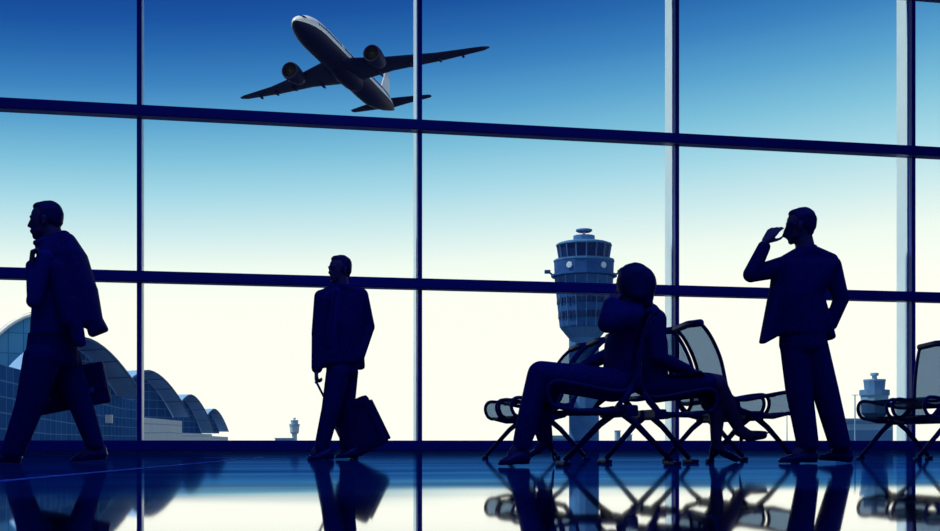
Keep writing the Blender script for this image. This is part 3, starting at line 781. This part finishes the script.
# ------------------------------------------------------------------ control tower
M_conc = mat('haze blue concrete', (.055, .18, .42), .8, spec=.1, noise=.12, scale=.3)  # distance haze put into the base colour as blue
M_conc2 = mat('haze blue cladding', (.018, .085, .29), .7, spec=.1, noise=.15, scale=.5)  # bluish for the same painted haze
M_tglass = mat('tower glazing', (.004, .022, .11), .5, spec=.1)
M_pale = mat('pale blue panel', (.28, .45, .66), .7)
M_lamp = mat('floodlight glass', (.45, .62, .78), .4)
M_orange = mat('orange radar paint', (.65, .35, .22), .6)
GZ = -4.2
def lat_part(name, prof, m, root, seg=16, phase=0.0, smooth=False):
    bm = bmesh.new(); lathe(bm, prof, seg, phase=phase); return bm_put(name, bm, m, root, smooth=smooth)
def tower_big(px, D):
    k = D / F
    b = PD(px, HOR, D); b.z = GZ
    r = empty('control_tower', b, 'tall faceted control tower with a glazed cab standing behind the seated people', 'tower')
    z = lambda y: (HOR - y) * k + CAM.z - GZ
    sec8 = 16; ph = math.pi / 16
    lat_part('shaft', [(15 * k, 0), (15 * k, z(338)), (23 * k, z(328))], M_conc, r, sec8, ph)
    lat_part('upper_body', [(23.2 * k, z(328.5)), (23.8 * k, z(327)), (29 * k, z(277))], M_conc2, r, sec8, ph)
    for y0, y1 in ((304.5, 299), (319, 312.5)):
        rr = (23.8 * k + (29 - 23.8) * k * (327 - (y0 + y1) / 2) / 50) * math.cos(math.pi / 16)
        for q in range(16):
            a = 2 * math.pi * q / 16
            for o_ in (-.098, .098):
                bm = bmesh.new()
                box(bm, (math.cos(a) * rr - math.sin(a) * rr * o_, math.sin(a) * rr + math.cos(a) * rr * o_, z((y0 + y1) / 2)), (.5, rr * .125, z(y1) - z(y0)), Matrix.Rotation(a, 3, 'Z'))
                bm_put('window', bm, M_tglass, r)
    for q in range(16):
        a = 2 * math.pi * q / 16 + ph
        bm = bmesh.new()
        tube(bm, [(math.cos(a) * r0, math.sin(a) * r0, z0) for r0, z0 in ((15 * k, z(338)), (23.2 * k, z(328)), (23.8 * k, z(327)), (29 * k, z(277)))], .16, 6)
        bm_put('rib', bm, M_conc, r)
    lat_part('gallery', [(30 * k, z(277.5)), (33 * k, z(277)), (33 * k, z(275)), (30 * k, z(274.5))], M_conc2, r, sec8, ph)
    lat_part('equipment_floor', [(29.5 * k, z(275)), (30 * k, z(262.5))], M_conc2, r, sec8, ph)
    lat_part('ledge', [(30 * k, z(262.6)), (30.5 * k, z(262)), (30.5 * k, z(260.3)), (28 * k, z(260))], M_conc, r, sec8, ph)
    cab = lat_part('cab', [(24.5 * k, z(260.2)), (26.8 * k, z(246))], M_tglass, r, sec8, ph)
    for q in range(16):
        a = 2 * math.pi * q / 16 + ph
        bm = bmesh.new()
        tube(bm, [(math.cos(a) * 24.7 * k, math.sin(a) * 24.7 * k, z(260.2)), (math.cos(a) * 27 * k, math.sin(a) * 27 * k, z(246))], .18, 6)
        bm_put('mullion', bm, M_conc, cab)
    lat_part('roof', [(27 * k, z(246.6)), (28.2 * k, z(246)), (27.8 * k, z(244.4)), (24 * k, z(243))], M_conc, r, sec8, ph)
    lat_part('roof_plant', [(11 * k, z(243.4)), (11 * k, z(236))], M_conc, r, 12)
    rd = lat_part('radar_mast', [(1.4 * k, z(236.2)), (1.4 * k, z(231.5))], M_orange, r, 10)
    lat_part('radar_dish', [(6.5 * k, z(232.2)), (8.3 * k, z(231)), (8 * k, z(229.6)), (5 * k, z(229))], M_conc, rd, 20)
    for dx in (-16.5, 16.5):
        bm = bmesh.new()
        c = RGT * dx * k + FWD * -24.4 * k + UP * z(268.5)
        c = c * 1.0
        v = Vector((c.x, c.y, 0)).normalized()
        fr = v.to_track_quat('Z', 'Y').to_matrix()
        lathe(bm, [(3.1 * k, -.2), (3.1 * k, .25), (2.6 * k, .3)], 20, c, fr)
        bm_put('floodlight', bm, M_lamp, r)
    for sx in (-1, 1):
        bm = bmesh.new()
        c = RGT * (36.5 * sx * k) + UP * z(271.8)
        box(bm, c, (6 * k, 3.5 * k, 3.6 * k), Matrix.Rotation(-A, 3, 'Z'), bevel=.15)
        tube(bm, [RGT * (34 * sx * k) + UP * z(273), RGT * (30 * sx * k) + UP * z(276)], .25, 8)
        bm_put('dish_antenna', bm, M_conc2, r)
tower_big(584, 300)

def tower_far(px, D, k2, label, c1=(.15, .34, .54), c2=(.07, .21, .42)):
    k = D / F; s = k * k2
    b = PD(px, HOR, D); b.z = GZ
    r = empty('control_tower', b, label, 'tower')
    z0 = CAM.z - GZ
    z = lambda h: z0 + h * s
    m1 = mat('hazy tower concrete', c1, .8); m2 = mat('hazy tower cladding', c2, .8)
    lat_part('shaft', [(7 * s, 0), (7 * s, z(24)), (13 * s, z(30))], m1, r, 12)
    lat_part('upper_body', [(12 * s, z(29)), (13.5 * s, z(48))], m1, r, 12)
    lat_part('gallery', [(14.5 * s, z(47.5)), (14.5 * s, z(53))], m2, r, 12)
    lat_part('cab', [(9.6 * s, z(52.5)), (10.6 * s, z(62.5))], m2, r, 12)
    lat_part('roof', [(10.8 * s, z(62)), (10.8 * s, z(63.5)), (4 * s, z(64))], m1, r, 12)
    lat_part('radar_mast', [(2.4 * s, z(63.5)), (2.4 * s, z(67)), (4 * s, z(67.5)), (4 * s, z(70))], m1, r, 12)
    return r
tower_far(874.5, 800, 1.0, 'distant pale control tower seen above the empty bench at the photo edge')
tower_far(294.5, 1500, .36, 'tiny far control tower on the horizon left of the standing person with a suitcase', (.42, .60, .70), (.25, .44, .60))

# ------------------------------------------------------------------ terminal building
M_shell = mat('ribbed roof shell', (.22, .43, .72), .7, spec=.1, noise=.12, scale=.15)
M_rim = mat('white roof edge', (.75, .80, .78), .6)
M_rim2 = mat('grey roof edge', (.05, .12, .27), .6)
M_gl1 = grid_mat('dark glass facade', (.020, .090, .29), (.10, .25, .46), 3.2, 2.4, .10, c2=(.032, .12, .34))
M_gl2 = grid_mat('light glass gable', (.07, .32, .60), (.03, .18, .42), 3.2, 4.5, .10, c2=(.10, .36, .64))
M_pan = grid_mat('white panel facade', (.70, .76, .76), (.38, .50, .60), 3.6, 2.2, .16, c2=(.62, .70, .74))
term = empty('terminal_building', PD(60, HOR, 250) * 1, 'long glazed terminal building with a row of arched roofs behind the person striding left', 'building')
term.location.z = GZ
TL = term.location.copy()
def uv_quad(bm, pts, w, h):
    uvl = bm.loops.layers.uv.verify()
    f = bm.faces.new([bm.verts.new(Vector(p) - TL) for p in pts])
    for lp, c in zip(f.loops, ((0, 0), (w, 0), (w, h), (0, h))): lp[uvl].uv = c
def facade(px0, d0, y0, px1, d1, y1, m, name='facade', thick=12):
    a, b = PD(px0, HOR, d0), PD(px1, HOR, d1)
    za, zb = PD(px0, y0, d0).z, PD(px1, y1, d1).z
    bm = bmesh.new()
    L = (b - a).length
    back = FWD * thick + RGT * -thick * .6
    A0, B0 = Vector((a.x, a.y, GZ)), Vector((b.x, b.y, GZ)); A1, B1 = Vector((a.x, a.y, za)), Vector((b.x, b.y, zb))
    uv_quad(bm, (A0, B0, B1, A1), L, za - GZ)
    uv_quad(bm, (A1, B1, B1 + back, A1 + back), L, thick)
    uv_quad(bm, (B0, B0 + back, B1 + back, B1), thick, zb - GZ)
    uv_quad(bm, (A0 + back, A0, A1, A1 + back), thick, za - GZ)
    uv_quad(bm, (B0 + back, A0 + back, A1 + back, B1 + back), L, zb - GZ)
    return bm_put(name, bm, m, term)
facade(-70, 150, 345, 139, 268, 402, M_gl1)
facade(139, 268, 417, 182, 380, 421, M_pan)
facade(182, 380, 433, 212, 560, 434, M_pan)
facade(212, 560, 436, 228, 760, 437, M_pan)
def vault(pk, feet, D, over, gm, rim_m, lean=.35, ns=18, edge=.35, drop=1.0):
    """pk: peak px,row; feet: the rim's right foot px,row; over: roof overhang in metres beyond the glass gable"""
    pk_w = PD(pk[0], pk[1], D)
    k = D / F
    e = (RGT * lean + FWD * math.sqrt(1 - lean * lean)).normalized()
    nrm_ = (RGT * e.dot(FWD) - FWD * e.dot(RGT)).normalized()
    half = (feet[0] - pk[0]) * k / lean
    # perspective makes the far foot drift; good enough at these distances
    zf = (HOR - feet[1]) * k + CAM.z
    H = pk_w.z - zf
    base = Vector((pk_w.x, pk_w.y, zf))
    def curve(off, sc=1.0):
        P = []
        for q in range(ns + 1):
            t = -1 + 2 * q / ns
            P.append(base + e * (t * half * sc) + UP * (H * sc * (1 - abs(t) ** 1.75)) + nrm_ * off - TL)
        return P
    bm = bmesh.new()
    th = edge
    R_ = [[p for p in curve(o)] for o in (0, -over, -over - 1.5)]
    R2 = [[p + UP * th for p in curve(o, 1.01)] for o in (0, -over, -over - 1.5)]
    for a, b in zip(R_, R_[1:]):
        for q in range(ns): bm.faces.new([bm.verts.new(v) for v in (a[q], a[q + 1], b[q + 1], b[q])])
    for a, b in zip(R2, R2[1:]):
        for q in range(ns): bm.faces.new([bm.verts.new(v) for v in (a[q], a[q + 1], b[q + 1], b[q])])
    vo = bm_put('roof_vault', bm, M_shell, term)
    bm = bmesh.new()
    c = curve(.02); c2 = curve(.02, 1.01)
    tube(bm, c, th * .6, 6)
    bm_put('rim', bm, rim_m, vo)
    for q in range(2, ns, 2):
        bm = bmesh.new()
        a = curve(-.1, .992)[q]; b = curve(-over, .992)[q]
        tube(bm, [a, b], th * .28, 5)
        bm_put('rib', bm, M_rim2, vo)
    bm = bmesh.new(); uvl = bm.loops.layers.uv.verify()
    g = curve(-over, .985)
    ctr = [base + e * (-1 + 2 * q / ns) * half * .985 + nrm_ * -over - TL for q in range(ns + 1)]
    dn = UP * drop
    for q in range(ns):
        f = bm.faces.new([bm.verts.new(v) for v in (ctr[q] - dn, ctr[q + 1] - dn, g[q + 1], g[q])])
        for lp in f.loops:
            w = lp.vert.co - (base - TL); lp[uvl].uv = (w.dot(e), w.z)
    bm_put('glass_gable', bm, gm, vo)
vault((40, 314), (98, 374), 262, 1.5, M_gl2, M_rim, lean=.85, edge=.55)
vault((84, 339), (125, 394), 235, 7.5, M_gl1, M_rim2, lean=.55)
vault((149, 371.5), (178, 416), 330, 6.5, M_gl1, M_rim2, lean=.5)
vault((191, 395.5), (207.5, 433), 470, 6.5, M_gl1, M_rim2, lean=.45)
vault((214.5, 409.5), (224.5, 431.5), 660, 6.5, M_gl1, M_rim2, lean=.45)
bm = bmesh.new()
box(bm, PD(106, 419, 238) - TL, (2.6, .6, 1.7), Matrix.Rotation(-A, 3, 'Z'), bevel=.05)
bm_put('bright_reflection', bm, M_rim, term)  # white box standing in for a bright reflection on the facade

# ------------------------------------------------------------------ low buildings on the horizon
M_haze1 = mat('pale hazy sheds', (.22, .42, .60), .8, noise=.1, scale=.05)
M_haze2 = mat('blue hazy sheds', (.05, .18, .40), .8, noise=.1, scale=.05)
def shed(px0, px1, ytop, D, m, label, bands=()):
    k = D / F
    b = PD((px0 + px1) / 2, HOR, D); b.z = GZ
    r = empty('airport_building', b, label, 'building', 'low airport buildings on the horizon')
    r.rotation_euler = (0, 0, -A)
    w = (px1 - px0) * k; h = (HOR - ytop) * k + CAM.z - GZ
    bm = bmesh.new(); box(bm, (0, 10, h / 2), (w, 20, h)); bm_put('wall', bm, m, r)
    bm = bmesh.new(); box(bm, (0, 10, h + .3 * k), (w + 1.5 * k, 21, .6 * k)); bm_put('roof', bm, M_pale, r)
    for y0, y1, mm in bands:
        z0, z1 = (HOR - y0) * k + CAM.z - GZ, (HOR - y1) * k + CAM.z - GZ
        bm = bmesh.new(); box(bm, (0, -.15, (z0 + z1) / 2), (w * .985, .5, z1 - z0)); bm_put('window_band', bm, mm, r)
    return r
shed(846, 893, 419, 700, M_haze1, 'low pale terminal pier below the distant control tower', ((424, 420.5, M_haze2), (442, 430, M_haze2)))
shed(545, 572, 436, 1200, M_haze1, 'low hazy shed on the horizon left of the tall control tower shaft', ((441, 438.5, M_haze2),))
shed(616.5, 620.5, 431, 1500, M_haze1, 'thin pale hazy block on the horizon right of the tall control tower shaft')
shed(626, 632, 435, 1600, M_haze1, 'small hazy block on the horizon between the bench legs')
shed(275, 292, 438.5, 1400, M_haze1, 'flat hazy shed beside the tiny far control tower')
def mast(px, y0, D, label):
    k = D / F; b = PD(px, HOR, D); b.z = GZ
    r = empty('light_mast', b, label, 'mast', 'apron light masts')
    h = (HOR - y0) * k + CAM.z - GZ
    bm = bmesh.new(); lathe(bm, [(.35, 0), (.22, h)], 10); bm_put('pole', bm, M_haze1, r)
    bm = bmesh.new(); box(bm, (0, 0, h), (6 * k, .5, .5 * k), Matrix.Rotation(-A, 3, 'Z')); bm_put('lamp_bar', bm, M_haze1, r)
mast(855, 395, 500, 'thin apron light mast left of the distant control tower')
mast(787, 415, 700, 'slim light mast on the horizon left of the legs of the person on the phone')
